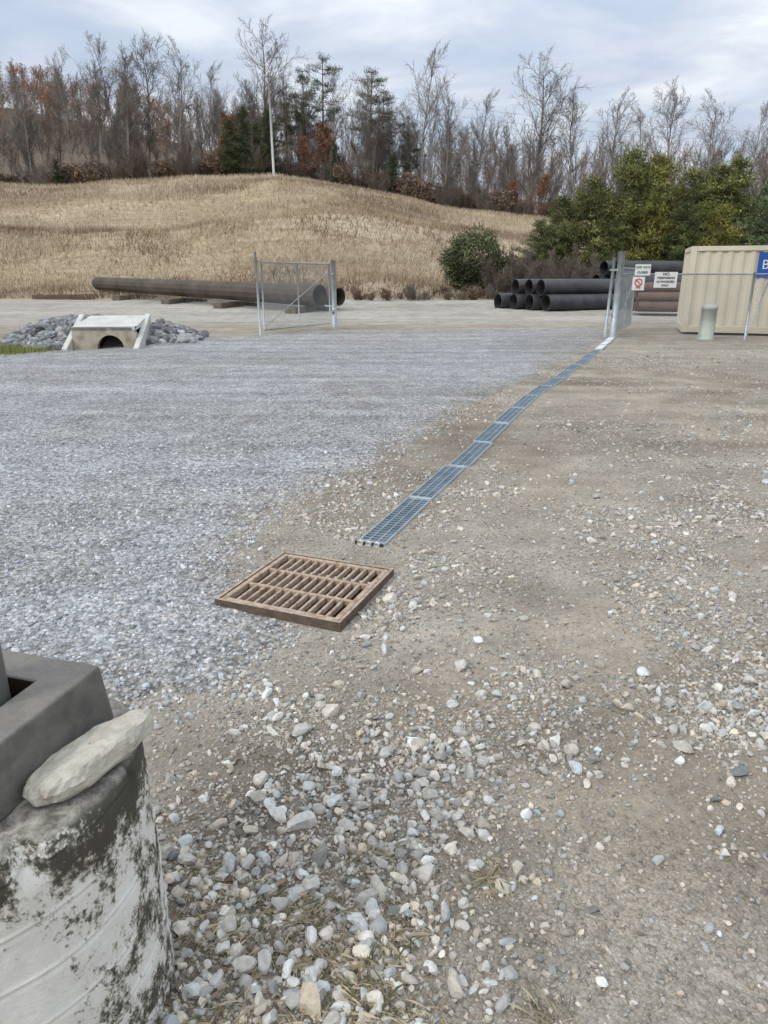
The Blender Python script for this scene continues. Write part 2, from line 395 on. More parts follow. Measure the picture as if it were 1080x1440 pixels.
ns=12;pitch=inner/ns;bwid=.0155
for r_ in range(rows):
    yy=-inner/2+r_*(rl+cb)+rl/2
    for k in range(1,ns): L.append((-inner/2+k*pitch,yy,-.002,bwid,rl-.002,h-.004))
V1,F1=boxes(L);V1=rotz(V1,GA,(GC[0],GC[1],.026))
bev(obj('grate_bars',mesh('grate_bars',V1,F1,M_rust),gi),.003)
L=[]
for s in(-1,1):
    L.append((s*.335,0,-.3,.02,.69,.46));L.append((0,s*.335,-.3,.648,.02,.46))
L.append((0,0,-.53,.7,.7,.02))
V1,F1=boxes(L);obj('catch_basin',mesh('catch_basin',rotz(V1,GA,(GC[0],GC[1],0)),F1,nmat('basin_wall',(.05,.03,.02),(.11,.065,.04),9,.95)),gi)
# ------------------------------------------------------------------ trench drain
M_galv=nmat('galvanised_steel',(.14,.19,.24),(.26,.33,.40),9,.45,.35,.1,60,.002)
M_galvB=nmat('galvanised_edge',(.36,.43,.48),(.54,.60,.64),9,.5,.25,.1,60,.002)
M_galvL=nmat('galvanised_bright',(.62,.66,.67),(.75,.79,.80),9,.5,.2,.1)
M_chan_dark=nmat('drain_shade_and_plate',(.012,.016,.02),(.03,.036,.042),6,.8)  # near-black: paints the shade down in the trench; also colours the end plate
td=empty('trench_drain')
seg=[];bright=[];base=[];edge=[]
lens=np.hypot(*(dpts[1:]-dpts[:-1]).T);cum=np.concatenate([[0],np.cumsum(lens)]);tot=cum[-1]
def at(s): return np.array([np.interp(s,cum,dpts[:,0]),np.interp(s,cum,dpts[:,1])])
nsec=16;sl=tot/nsec;DW=.175
for i in range(nsec):
    a=at(i*sl);b=at((i+1)*sl);d=b-a;Ls=np.hypot(*d)-.012;ang=math.atan2(d[1],d[0]);nrm=np.array([-d[1],d[0]])/np.hypot(*d)
    mid=(a+b)/2+nrm*rng.uniform(-.022,.022);ang+=rng.uniform(-.012,.012)
    sx_=np.linspace(-.5,.5,7);px=mid[0]+sx_*(b-a)[0];py=mid[1]+sx_*(b-a)[1]
    zz=float(surf(px,py).max())+.006
    bx=[];ex=[]
    for s in(-1,1): ex.append((0,s*(DW/2-.0025),-.006,Ls,.005,.03))
    for q in(-.03,.03): ex.append((0,q,.0065,Ls-.03,.004,.002))
    for s in(-1,1): ex.append((s*(Ls/2-.006),0,-.004,.011,DW-.014,.029))
    nb=int((Ls-.04)/.044)
    for k in range(nb):
        bx.append((-Ls/2+.02+(k+.5)*(Ls-.04)/nb,0,.000,.013,DW-.014,.010))
    v,f=boxes(bx);seg.append((rotz(v,ang,(mid[0],mid[1],zz)),f))
    v,f=boxes(ex);edge.append((rotz(v,ang,(mid[0],mid[1],zz)),f))
    v,f=boxes([(0,0,0,Ls+.008,DW-.014,.02)]);base.append((rotz(v,ang,(mid[0],mid[1],zz-.032)),f))  # shallow dark strip painted in place of the trench's shaded depth
    if i>=13:
        v,f=boxes([(0,0,0,Ls-.05,DW-.03,.006)]);bright.append((rotz(v,ang,(mid[0],mid[1],zz+.0135)),f))
V1,F1=cat(*seg);obj('grating_slats',mesh('grating',V1,F1,M_galv),td)
V1,F1=cat(*edge);obj('grating_frame',mesh('gratingf',V1,F1,M_galvB),td)
V1,F1=cat(*bright);obj('cover_plates',mesh('cover_plates',V1,F1,M_galvL),td)
V1,F1=cat(*base);obj('channel_shade_strip',mesh('channel_shade_strip',V1,F1,M_chan_dark),td)
a=at(0);d=(at(.5)-a)/.5;nr=np.array([-d[1],d[0]])
V1,F1=boxes([(a[0]-d[0]*.01,a[1]-d[1]*.01,.004,.012,DW+.01,.034,math.atan2(d[1],d[0]))])
P0=[];P1=[]
for q in(-.055,0.,.055):
    p=a+nr*q;P0.append([p[0]-d[0]*.03,p[1]-d[1]*.03,.012]);P1.append([p[0]-d[0]*.005,p[1]-d[1]*.005,.014])
v2,f2=tubes(P0,P1,.02,.02,10,True);obj('end_plate',mesh('end_plate',V1,F1,M_chan_dark),td)
obj('end_outlets',mesh('end_outlets',v2,f2,nmat('white_plastic',(.5,.5,.48),(.68,.68,.65),20),None,True),td)
# ------------------------------------------------------------------ pier
nth=200
H=.655
zs=np.linspace(-.1,H-.02,220)
pr=[(PR+.012*(1-zz/H),zz) for zz in zs]+[(PR-.006,H-.009),(PR-.018,H-.001)]+[(r_,H) for r_ in np.linspace(PR-.035,.02,9)]
pr=np.array(pr);th=np.linspace(0,2*math.pi,nth,endpoint=False)
RR,TT=np.meshgrid(pr[:,0],th,indexing='ij');ZZ=np.repeat(pr[:,1][:,None],nth,1)
nzv=fbm(TT*6/math.pi*2,ZZ*9,91,4)-.5
hel=(ZZ/.115-TT/(2*math.pi)*2.0)%1.0
RR=RR+np.where(ZZ<H-.005,.008*nzv,0)-np.where((ZZ<H-.03),.0035*np.exp(-((hel-.5)/.035)**2),0)+np.where(ZZ<H-.03,.0025*np.exp(-((hel-.58)/.03)**2),0)
chip=sst(.58,.72,fbm(TT*5,ZZ*6+3,93,4))*sst(H-.10,H-.01,ZZ)*np.where(RR>PR-.05,1,0)
RR=RR-chip*.035
ZZ2=ZZ+np.where(ZZ>=H-.025,.014*(fbm(RR*25*np.cos(TT),RR*25*np.sin(TT),94,3)-.5),0)
V1=np.stack([PC[0]+RR*np.cos(TT),PC[1]+RR*np.sin(TT),ZZ2],-1).reshape(-1,3)
i=np.arange(nth);F1=[]
for r_ in range(len(pr)-1): F1.append(np.stack([r_*nth+i,r_*nth+(i+1)%nth,(r_+1)*nth+(i+1)%nth,(r_+1)*nth+i],1))
F1=np.concatenate(F1)
m,nt,b=newmat('whitewashed_concrete',.85);co=objco(nt)
sep=nd(nt,'ShaderNodeSeparateXYZ',{0:co})
mp_=nd(nt,'ShaderNodeMapping',{'Vector':co,'Scale':(1,1,.7)}).outputs[0]
n1=noise(nt,mp_,6,9,.74);n2=noise(nt,co,28,7,.8);n3=noise(nt,co,120,3,.6)
hz=nd(nt,'ShaderNodeMapRange',{'Value':sep.outputs[2],'From Min':.53,'From Max':.655,'To Min':0.,'To Max':.105}).outputs[0]
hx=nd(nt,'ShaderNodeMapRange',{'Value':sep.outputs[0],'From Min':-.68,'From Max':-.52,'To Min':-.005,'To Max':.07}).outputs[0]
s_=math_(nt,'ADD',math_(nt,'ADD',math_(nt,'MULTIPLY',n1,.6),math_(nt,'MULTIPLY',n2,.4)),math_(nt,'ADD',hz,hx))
s_=math_(nt,'ADD',s_,math_(nt,'MULTIPLY',n3,.12))
base_=mixc(nt,nd(nt,'ShaderNodeMapRange',{'Value':n1,'From Min':.4,'From Max':.65}).outputs[0],(.78,.76,.71,1),(.62,.59,.52,1))
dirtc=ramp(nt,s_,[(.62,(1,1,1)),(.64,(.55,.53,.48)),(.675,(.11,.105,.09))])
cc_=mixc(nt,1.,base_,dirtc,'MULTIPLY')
top=nd(nt,'ShaderNodeMapRange',{'Value':sep.outputs[2],'From Min':H-.012,'From Max':H-.002}).outputs[0]
topc=mixc(nt,nd(nt,'ShaderNodeMapRange',{'Value':n2,'From Min':.4,'From Max':.6}).outputs[0],(.14,.125,.10,1),(.42,.39,.34,1))
cc_=mixc(nt,top,cc_,topc)
nt.links.new(cc_,b.inputs['Base Color'])
bp=nd(nt,'ShaderNodeBump',{'Strength':.6,'Distance':.006,'Height':math_(nt,'ADD',n2,math_(nt,'MULTIPLY',n3,.5))})
nt.links.new(bp.outputs[0],b.inputs['Normal'])
obj('concrete_pier',mesh('concrete_pier',V1,F1,m,None,True))
# lamp post base on the pier
lp=empty('light_pole')
BA=math.radians(-16);BC=(-.845,1.235)
def sqr(h,z): return [(-h,-h,z),(h,-h,z),(h,h,z),(-h,h,z)]
z0=H+.004
V1=np.array(sqr(.195,z0)+sqr(.184,z0+.135)+sqr(.092,z0+.135)+sqr(.092,z0+.03),float)
F1=[];mi=[]
for k in range(3):
    for i_ in range(4): F1.append([4*k+i_,4*k+(i_+1)%4,4*k+4+(i_+1)%4,4*k+4+i_]);mi.append(1 if k==2 else 0)  # inner hole faces get the painted shade colour
F1.append([12,13,14,15]);mi.append(1)
M_cover=nmat('weathered_grey_cover',(.10,.095,.085),(.15,.14,.125),18,.8,0,.6,160,.003,c3=(.20,.185,.16))
nt=M_cover.node_tree;b=nt.nodes['Principled BSDF'];src=b.inputs['Base Color'].links[0].from_socket
gm_=nd(nt,'ShaderNodeNewGeometry');sz_=nd(nt,'ShaderNodeSeparateXYZ',{0:gm_.outputs['True Normal']})
dn=noise(nt,objco(nt),90,7,.8)
du=math_(nt,'MULTIPLY',nd(nt,'ShaderNodeMapRange',{'Value':sz_.outputs[2],'From Min':.5,'From Max':.95}).outputs[0],nd(nt,'ShaderNodeMapRange',{'Value':dn,'From Min':.35,'From Max':.65,'To Min':.25,'To Max':.75}).outputs[0])
nt.links.new(mixc(nt,du,src,(.27,.25,.22,1)),b.inputs['Base Color'])
bev(obj('base_cover',mesh('base_cover',rotz(V1,BA,(BC[0],BC[1],0)),np.array(F1),[M_cover,M_hole_shade],None,False,None,mi),lp),.007,3)
M_poleg=nmat('pole_paint',(.12,.125,.11),(.19,.19,.17),5,.5,.3,.1)
V1,F1=tubes([[-.832,1.235,z0+.03]],[[-.832,1.235,6.5]],.072,.055,32)
obj('shaft',mesh('shaft',V1,F1,M_poleg,None,True),lp)
V1,F1=boxes([(-.832,1.235,6.52,.16,.14,.06),(-.62,1.35,6.56,.5,.22,.09,.5)]);obj('lamp_head',mesh('lamp_head',V1,F1,M_poleg),lp)
V1,F1=boxes([(-.05,.225,z0+.02,.09,.035,.11)]);bev(obj('access_lug',mesh('access_lug',rotz(V1,BA,(BC[0],BC[1],0)),F1,M_cover),lp),.006)
# flat stone
outl=np.array([[-1.0,-.15],[-.86,-.62],[-.45,-.95],[.05,-.80],[.42,-.88],[.80,-.60],[1.05,-.28],[.98,.22],[.62,.52],[.40,.85],[-.05,.78],[-.42,.98],[-.78,.66],[-.98,.30]])
def dens(o,kk=4):
    q=[]
    for a_,b_ in zip(o,np.roll(o,-1,0)):
        for t in range(kk): q.append(a_+(b_-a_)*t/kk)
    return np.array(q)
oo=dens(outl);no=len(oo);levels=[(.80,-1.),(.97,-.55),(1.,.1),(.96,.66),(.86,.90),(.6,.95),(.3,1.0),(.02,.98)]
V1=[]
for s_l,zl in levels:
    p=oo*s_l;jz=.16*(fbm(p[:,0]*2.3+4,p[:,1]*2.3+zl,7,4)-.5)*2;jr=1+.09*(fbm(oo[:,0]*4+zl*3,oo[:,1]*4,9,3)-.5)*2
    V1.append(np.stack([p[:,0]*jr,p[:,1]*jr,zl+jz*(1 if zl>.3 else .3)+.28*p[:,0]],1))
V1=np.concatenate(V1)*np.array([.142,.066,.026]);i=np.arange(no)
F1=np.concatenate([np.stack([k*no+i,k*no+(i+1)%no,(k+1)*no+(i+1)%no,(k+1)*no+i],1) for k in range(len(levels)-1)])
rx=math.radians(-10);V1=np.stack([V1[:,0],V1[:,1]*math.cos(rx)-V1[:,2]*math.sin(rx),V1[:,1]*math.sin(rx)+V1[:,2]*math.cos(rx)],1)
obj('flat_rock',mesh('flat_rock',rotz(V1,math.radians(60),(-.583,1.195,H+.034)),F1,nmat('limestone',(.40,.365,.30),(.58,.55,.48),24,.9,0,.9,50,.010),None,False))
# ------------------------------------------------------------------ chain link fence & gates
M_fence=nmat('galvanised_pipe',(.30,.33,.34),(.46,.49,.50),6,.5,.5,.05)
M_wire=nmat('fence_wire',(.22,.24,.25),(.32,.34,.35),3,.5,.4,0)
def clipline(L,Hh,c,s):
    t0=c;t1=c+s*Hh
    lo,hi=min(t0,t1),max(t0,t1);a=max(lo,0);b=min(hi,L)
    if b-a<1e-3:return None
    return (a,s*(a-c)),(b,s*(b-c))
def linkpanel(p0,p1,z0,z1,step=.075,r=.0028):
    p0=np.array(p0,float);p1=np.array(p1,float);d=p1-p0;L=np.hypot(*d);d/=L;Hh=z1-z0
    A=[];B=[]
    for s in(-1,1):
        c=-Hh
        while c<L+Hh:
            q=clipline(L,Hh,c,s)
            if q:
                (ta,za),(tb,zb)=q;A.append([*(p0+d*ta),z0+za]);B.append([*(p0+d*tb),z0+zb])
            c+=step
    return tubes(A,B,r,r,3)
def pipes_(L,k=10):
    P0=[l[0] for l in L];P1=[l[1] for l in L];R=[l[2] for l in L]
    return tubes(P0,P1,R,R,k,True)
def gate(name,A,B,z0,z1,mids,diag=True):
    g=empty(name);A=np.array(A,float);B=np.array(B,float);D=B-A
    P=lambda t,z:[A[0]+D[0]*t,A[1]+D[1]*t,z]
    L=[(P(0,z0),P(0,z1),.024),(P(1,z0),P(1,z1),.024),(P(0,z0),P(1,z0),.021),(P(0,z1),P(1,z1),.021)]
    for m_ in mids:L.append((P(m_,z0),P(m_,z1),.018))
    if diag:L.append((P(.02,z0+.1),P(.98,z1-.25),.012))
    V,F_=pipes_(L);obj('frame',mesh('frame',V,F_,M_fence,None,True),g)
    V,F_=linkpanel(A,B,z0,z1);obj('chain_link_mesh',mesh('mesh',V,F_,M_wire),g)
    return g
g=gate('chain_link_gate',(-3.28,20.1),(-1.69,23.05),.14,1.90,[.5])
V,F_=pipes_([((-1.57,23.3,-.1),(-1.57,23.3,2.0),.08),((-3.37,19.95,-.1),(-3.39,19.9,2.16),.032)],16)
obj('gate_posts',mesh('posts',V,F_,M_fence,None,True),g)
V,F_=boxes([(-1.63,23.2,.5,.14,.1,.06),(-1.63,23.2,1.6,.14,.1,.06)]);obj('hinges',mesh('hinges',V,F_,M_fence),g)
g=gate('chain_link_gate',(6.22,19.65),(7.55,22.5),.15,1.75,[.5])
V,F_=pipes_([((6.02,19.25,-.1),(6.06,19.25,2.15),.085),((5.80,19.2,-.1),(5.88,19.25,2.0),.038)],16)
obj('gate_posts',mesh('posts',V,F_,M_fence,None,True),g)
V,F_=boxes([(5.95,19.22,.6,.34,.06,.05),(5.95,19.22,1.7,.34,.06,.05),(6.13,19.4,1.5,.1,.2,.05),(6.13,19.4,.5,.1,.2,.05)]);obj('brackets',mesh('brackets',V,F_,M_fence),g)
fe=empty('chain_link_fence')
FA=np.array([6.12,19.22]);FB=np.array([16.5,17.4]);D=FB-FA
P=lambda t,z:[FA[0]+D[0]*t,FA[1]+D[1]*t,z]
L=[(P(0,1.60),P(1,1.60),.02)]
for t in(.30,.58,.86,1.):L.append((P(t,-.1),P(t,1.64),.03))
L.append((P(.30,0.),P(.345,1.95),.018))
V,F_=pipes_(L);obj('rails_and_posts',mesh('rails',V,F_,M_fence,None,True),fe)
V,F_=linkpanel(FA,FB,.04,1.60);obj('chain_link_mesh',mesh('mesh',V,F_,M_wire),fe)
def plain(name,c,rough=.5): return nmat(name,tuple(np.array(c)*.9),c,8,rough,0,.03)
M_white=plain('sign_white',(.68,.68,.66));M_black=plain('sign_black',(.03,.03,.03));M_red=plain('sign_red',(.55,.05,.04));M_green=plain('sign_green',(.04,.25,.12))
fang=math.atan2(D[1],D[0])
def sign(name,t,zc,w,h,lines,mats,size,mark=None):
    e=empty(name);c0=P(t,zc);n=(math.sin(fang),-math.cos(fang))
    V,F_=boxes([(0,0,0,w,.004,h)]);c1=(c0[0]+n[0]*.05,c0[1]+n[1]*.05,zc)
    bev(obj('panel',mesh('panel',rotz(V,fang,c1),F_,M_white),e),.001)
    for i_,tx in enumerate(lines):
        if not tx: continue
        cu=bpy.data.curves.new('txt','FONT');cu.body=tx;cu.size=size[i_];cu.align_x='CENTER';cu.align_y='CENTER';cu.extrude=.001;cu.materials.append(mats[i_])
        cu.offset=.002
        zz=zc+h/2-h*(i_+.6)/(len(lines)+.2)
        obj('lettering',cu,e,(c1[0]+n[0]*.006,c1[1]+n[1]*.006,zz),(math.pi/2,0,fang))
    if mark:
        th=np.linspace(0,2*math.pi,25);r_=mark
        A=np.stack([r_*np.cos(th[:-1]),-.006+0*th[:-1],r_*np.sin(th[:-1])+.03],1);B=np.stack([r_*np.cos(th[1:]),-.006+0*th[1:],r_*np.sin(th[1:])+.03],1)
        A=np.vstack([A,[-r_*.7,-.006,.03+r_*.7]]);B=np.vstack([B,[r_*.7,-.006,.03-r_*.7]])
        V,F_=tubes(A,B,.012,.012,4);obj('prohibition_symbol',mesh('sym',rotz(V,fang,c1),F_,M_red),e)
sign('warning_sign',.045,1.70,.38,.27,['KEEP GATE','CLOSED'],[M_green,M_black],[.07,.07])
sign('prohibition_sign',.038,1.37,.30,.33,['','','PPE'],[M_red]*3,[.01,.01,.08],.085)
sign('no_trespassing_sign',.10,1.46,.55,.38,['NO','TRESPASSING','AUTHORIZED','ONLY'],[M_black]*4,[.10,.072,.07,.07])
# ------------------------------------------------------------------ container
ct=empty('shipping_container')
M_cream=nmat('cream_paint',(.55,.50,.39),(.63,.575,.46),1.5,.55,0,.05);M_blue=plain('logo_blue',(.02,.09,.34))
CA=math.radians(-18);CO=(8.30,20.45,0)
def corr(L,z0,z1,pitch=.28,dep=.036):
    xs=[];ys=[];p=0
    while p<L:
        for q,dv in((0,0),(.25,0),(.5,1),(.75,1)):
            if p+q*pitch<=L: xs.append(p+q*pitch);ys.append(dv*dep)
        p+=pitch
    xs.append(L);ys.append(0);xs=np.array(xs);ys=np.array(ys);n=len(xs)
    V=np.concatenate([np.stack([xs,ys,0*xs+z0],1),np.stack([xs,ys,0*xs+z1],1)]);i_=np.arange(n-1)
    return V,np.stack([i_,i_+1,i_+1+n,i_+n],1)
CL,CW,CH=6.06,2.44,2.25
a1=corr(CL-.24,.17,CH-.1);a1=(a1[0]+np.array([.12,.03,.05]),a1[1])
a2=corr(CW-.24,.17,CH-.1);v=a2[0];a2=(np.stack([v[:,1]+.03,CW-.12-v[:,0],v[:,2]+.05],1),a2[1])
a3=corr(CL-.24,.17,CH-.1);a3=(a3[0]*np.array([1,-1,1])+np.array([.12,CW-.03,.05]),a3[1])
V,F_=cat(a1,a2,a3);obj('corrugated_walls',mesh('walls',rotz(V,CA,CO),F_,M_cream),ct)
zb=.06
L=[]
for xx in(.08,CL-.08):
    for yy in(.08,CW-.08): L.append((xx,yy,zb+CH/2,.16,.16,CH-.002))
for yy in(.035,CW-.035): L+= [(CL/2,yy,zb+.09,CL-.322,.07,.17),(CL/2,yy,zb+CH-.06,CL-.322,.07,.12)]
for xx in(.035,CL-.035): L+= [(xx,CW/2,zb+.09,.07,CW-.322,.17),(xx,CW/2,zb+CH-.06,.07,CW-.322,.12)]
L.append((CL/2,CW/2,zb+CH-.02,CL-.16,CW-.16,.03));L.append((CL/2,CW/2,zb+.1,CL-.16,CW-.16,.1))
V,F_=boxes(L);bev(obj('frame',mesh('frame',rotz(V,CA,CO),F_,M_cream),ct),.008)
V,F_=boxes([(2.28,.02,1.83,1.2,.01,.64)]);obj('logo_panel',mesh('logo',rotz(V,CA,CO),F_,M_blue),ct)
cu=bpy.data.curves.new('t','FONT');cu.body='BOXES';cu.size=.33;cu.align_x='CENTER';cu.align_y='CENTER';cu.extrude=.001;cu.materials.append(M_white)
q=rotz(np.array([[2.28,.008,1.83]]),CA,CO)[0];obj('logo_lettering',cu,ct,tuple(q),(math.pi/2,0,CA))
L=[(CL-.01,.62+k*1.2,1.2,.03,1.15,2.0) for k in range(2)]
V,F_=boxes(L);obj('doors',mesh('doors',rotz(V,CA,CO),F_,M_cream),ct)
pp=[(.0,.86),(.09,.855),(.17,.83),(.2,.79),(.2,.72),(.19,.715),(.19,0.02),(.21,.02),(.21,-.05)]
th=np.linspace(0,2*math.pi,24,endpoint=False);V=[]
for r_,zz in pp: V.append(np.stack([8.35+r_*np.cos(th),18.95+r_*np.sin(th),0*th+zz+.02],1))
V=np.concatenate(V);i=np.arange(24);F_=np.concatenate([np.stack([k*24+i,(k+1)*24+i,(k+1)*24+(i+1)%24,k*24+(i+1)%24],1) for k in range(len(pp)-1)])
obj('utility_pedestal',mesh('utility_pedestal',V,F_,nmat('pale_green_plastic',(.36,.39,.34),(.43,.46,.41),4,.6),None,True))
# ------------------------------------------------------------------ big pipes
def hollow(P0,P1,R0,R1,k,th_=.02):
    P0=np.array(P0,float);P1=np.array(P1,float)
    vo,fo_=tubes([P0],[P1],R0,R1,k);vi,fi=tubes([P0],[P1],R0-th_,R1-th_,k)
    i=np.arange(k);j=(i+1)%k;o=len(vo)
    f=np.concatenate([fo_,fi[:,::-1]+o,np.stack([i,i+o,j+o,j],1),np.stack([i+k,j+k,j+k+o,i+k+o],1)])
    return np.concatenate([vo,vi]),f
M_blackp=nmat('black_pipe',(.022,.022,.024),(.06,.06,.063),2,.45,0,.05,spec=.5)
M_brownp=nmat('weathering_steel',(.06,.048,.04),(.12,.098,.08),1.2,.7,.2,.1)
M_redp=nmat('rusty_steel_pipe',(.11,.07,.055),(.18,.115,.085),2,.7,.1,.1)
M_wood=nmat('timber_dunnage',(.09,.07,.055),(.20,.165,.13),5,.9,0,.4)
def pipestack(name,items,mat,k=24):
    V,F_=cat(*[hollow(*i_,k,.03) for i_ in items]);return obj(name,mesh(name,V,F_,mat))
pd=np.array([.93,.36]);pl=5.2
it=[]
def addp(x_,y_,z_,r_=.36,L_=pl): it.append(([x_,y_,z_],[x_+pd[0]*L_,y_+pd[1]*L_,z_],r_,r_))
for k in range(4): addp(5.25+k*.62,34.2-.55*k,.40,.36,5.2+rng.uniform(-.4,.4))
for k in range(3): addp(5.75+k*.62+rng.uniform(-.15,.25),34.0-.55*k,1.03,.36,4.8+rng.uniform(-.4,.4))
pipestack('black_pipe_stack',it,M_blackp)
it=[]
for k in range(4):addp(10.3+.6*k,37.6-.3*k,.6,.36,5.5)
for k in range(3):addp(10.6+.6*k,37.4-.3*k,1.24,.36,5.5)
for k in range(2):addp(10.9+.6*k,37.3-.3*k,1.88,.36,5.5)
pipestack('black_pipe_stack',it,M_blackp)
it=[]
for k in range(4):it.append(([10.3,30+.35*k,.35],[19,28.3+.45*k,.35],.2,.2))
for k in range(3):it.append(([10.3,30.2+.45*k,.72],[19,28.5+.45*k,.72],.2,.2))
for k in range(2):it.append(([10.3,30.4+.45*k,1.08],[19,28.7+.45*k,1.08],.2,.2))
pipestack('rusty_pipe_stack',it,M_redp,16)
po=empty('steel_pole_sections')
items=[([-2.75,31.9,.72],[-16.6,43.3,1.08],.46,.36),([-2.0,33.3,.64],[-14.9,44.3,1.0],.40,.32)]
V,F_=cat(*[hollow(*i_,12,.03) for i_ in items]);obj('tapered_tubes',mesh('tubes',V,F_,M_brownp),po)
pa=math.atan2(11.4,-13.85)
L=[]
for t,hh in((.05,.26),(.32,.3),(.55,.34),(.8,.4)):
    L.append((-2.75-13.85*t,31.9+11.4*t,.12+.25*t,.5,2.8,hh,pa+.3))
    L.append((-2.2-13.85*t,32.6+11.4*t,.1+.25*t,1.4,.35,hh*.8,pa))
V,F_=boxes(L);bev(obj('cribbing',mesh('cribbing',V,F_,M_wood),po),.02)
L=[(-17.5,40.5,.42,3.2,.22,.2,.1),(-18.3,41.3,.42,2.6,.22,.24,-.15),(-16.3,41,.45,2.0,.3,.2,.5)]
V,F_=boxes(L);obj('rusty_beams',mesh('rusty_beams',V,F_,M_redp))
# ------------------------------------------------------------------ culvert headwall
hw=empty('culvert_headwall')
M_conc=nmat('pale_concrete',(.47,.46,.43),(.61,.60,.56),3,.85,0,.3)
M_stain=nmat('stained_concrete',(.25,.185,.13),(.42,.365,.29),4,.85,0,.3,c3=(.50,.46,.39))
n=13;th=np.linspace(math.pi,0,n);aw,ah=.30,.30;Wd,Hd=1.42,.48;ox=.12
inn=np.stack([ox+aw*np.cos(th),ah*np.sin(th)],1);inn=np.vstack([[ox-aw,-.2],inn,[ox+aw,-.2]])
out=[(-Wd/2,-.2)]
for t in th:
    k=min((Wd/2-ox*(1 if math.cos(t)>0 else -1))/max(abs(math.cos(t)),1e-6),Hd/max(math.sin(t),1e-6));out.append((ox+k*math.cos(t),k*math.sin(t)))
out.append((Wd/2,-.2));out=np.array(out);m_=len(inn)
def lay(p,yv):return np.stack([p[:,0],np.full(len(p),yv),p[:,1]],1)
V=np.concatenate([lay(inn,0),lay(out,0),lay(inn,.18),lay(out,.18)])
i=np.arange(m_-1);F_=np.concatenate([np.stack([i,i+1,m_+i+1,m_+i],1),np.stack([i,2*m_+i,2*m_+i+1,i+1],1),np.stack([m_+i,m_+i+1,3*m_+i+1,3*m_+i],1)])
HA=math.radians(6);HO=(-6.42,16.75,-.03)
obj('face_wall',mesh('face',rotz(V,HA,HO),F_,M_stain),hw)
V=np.array([[-Wd/2,.181,Hd],[Wd/2,.181,Hd],[Wd/2+.05,1.25,.66],[-Wd/2+.12,1.25,.66],[-Wd/2,-.0,Hd-.001],[Wd/2,0,Hd-.001],
 [-Wd/2,.181,Hd-.09],[Wd/2,.181,Hd-.09],[Wd/2+.05,1.25,.5],[-Wd/2+.12,1.25,.5]],float)
V[:,2]+=.012
F_=np.array([[4,5,1,0],[0,1,2,3],[6,7,5,4],[7,8,2,1],[3,9,6,0],[2,8,9,3]])
V[6:8,1]=0
obj('top_slab',mesh('top',rotz(V,HA,HO),F_,M_conc),hw)
def wing(s):
    x0=s*(Wd/2+.01);x1=s*(Wd/2+.13)
    V=np.array([[x0,-.45,-.2],[x1,-.45,-.2],[x1,1.2,-.2],[x0,1.2,-.2],[x0,-.45,.05],[x1,-.45,.05],[x1,1.2,.72],[x0,1.2,.72]],float)
    f=np.array([[0,3,2,1],[4,5,6,7],[0,1,5,4],[1,2,6,5],[2,3,7,6],[3,0,4,7]]);return rotz(V,HA,HO),f
V,F_=cat(wing(-1),wing(1));bev(obj('wing_walls',mesh('wings',V,F_,M_conc),hw),.015)
V,F_=tubes([[ox,.1,.0]],[[ox,3,.0]],.31,.31,20);obj('culvert_pipe',mesh('pipe',rotz(V,HA,HO),F_,M_hole_shade),hw)  # inside of the pipe painted dark as shade
# ------------------------------------------------------------------ vegetation
def make_tree(seed,H=14,first=.3,sp=1.,lev_max=3,r0=.16,stems=1,reach=.5,twr=.009,nseg=(10,6,4,3),kids=(3,2,2)):
    r=random.Random(seed);sg=[];tips=[]
    def br(p,d,L,ra_,lev):
        n=nseg[lev];st=L/n
        for i in range(n):
            f=(i+1)/n
            wv=[.06,.15,.2,.22][lev]
            d=(d+Vector((r.gauss(0,wv),r.gauss(0,wv),r.gauss(0,wv)*.6+[.04,.13,.09,.05][lev]))).normalized()
            q=p+d*st;rb=max(ra_*(1-.8*f),twr);rA=max(ra_*(1-.8*(i/n)),twr)
            if lev==lev_max and lev>1: rb=twr*.7
            sg.append((tuple(p),tuple(q),rA,rb))
            if lev<lev_max and (lev>0 or f>first):
                nc=kids[lev] if r.random()<.85 else 1
                for _ in range(nc):
                    ax=d.orthogonal().normalized();ax.rotate(Matrix.Rotation(r.uniform(0,6.283),3,d))
                    an=math.radians(r.uniform(25,55))*sp
                    cd=d.copy();cd.rotate(Matrix.Rotation(an,3,ax))
                    if lev==0:
                        g=(f-first)/(1-first);cl=H*reach*(1.0-.62*g)*(.55+.45*min(1,g*4))*r.uniform(.55,1.1)
                    else: cl=L*[0,.5,.6][lev]*(1.1-.5*f)*r.uniform(.6,1.15)
                    br(p.lerp(q,r.random()),cd,cl,max(rb*[.5,.55,.6][lev],twr),lev+1)
            p=q
        tips.append(tuple(p))
    for s in range(stems):
        dd=Vector((r.gauss(0,.05),r.gauss(0,.05),1)) if stems==1 else Vector((r.gauss(0,.5),r.gauss(0,.5),1))
        br(Vector((0,0,-.3)) if stems==1 else Vector((r.gauss(0,.4),r.gauss(0,.4),-.1)),dd.normalized(),H*(.86 if stems==1 else r.uniform(.6,1)),r0,0)
    P0=np.array([s_[0] for s_ in sg]);P1=np.array([s_[1] for s_ in sg]);A=np.array([s_[2] for s_ in sg]);B=np.array([s_[3] for s_ in sg])
    top=max(P1[:,2].max(),1);k=H/top
    if stems==1:P0=P0*k;P1=P1*k
    return P0,P1,A,B,np.array(tips)*(k if stems==1 else 1)
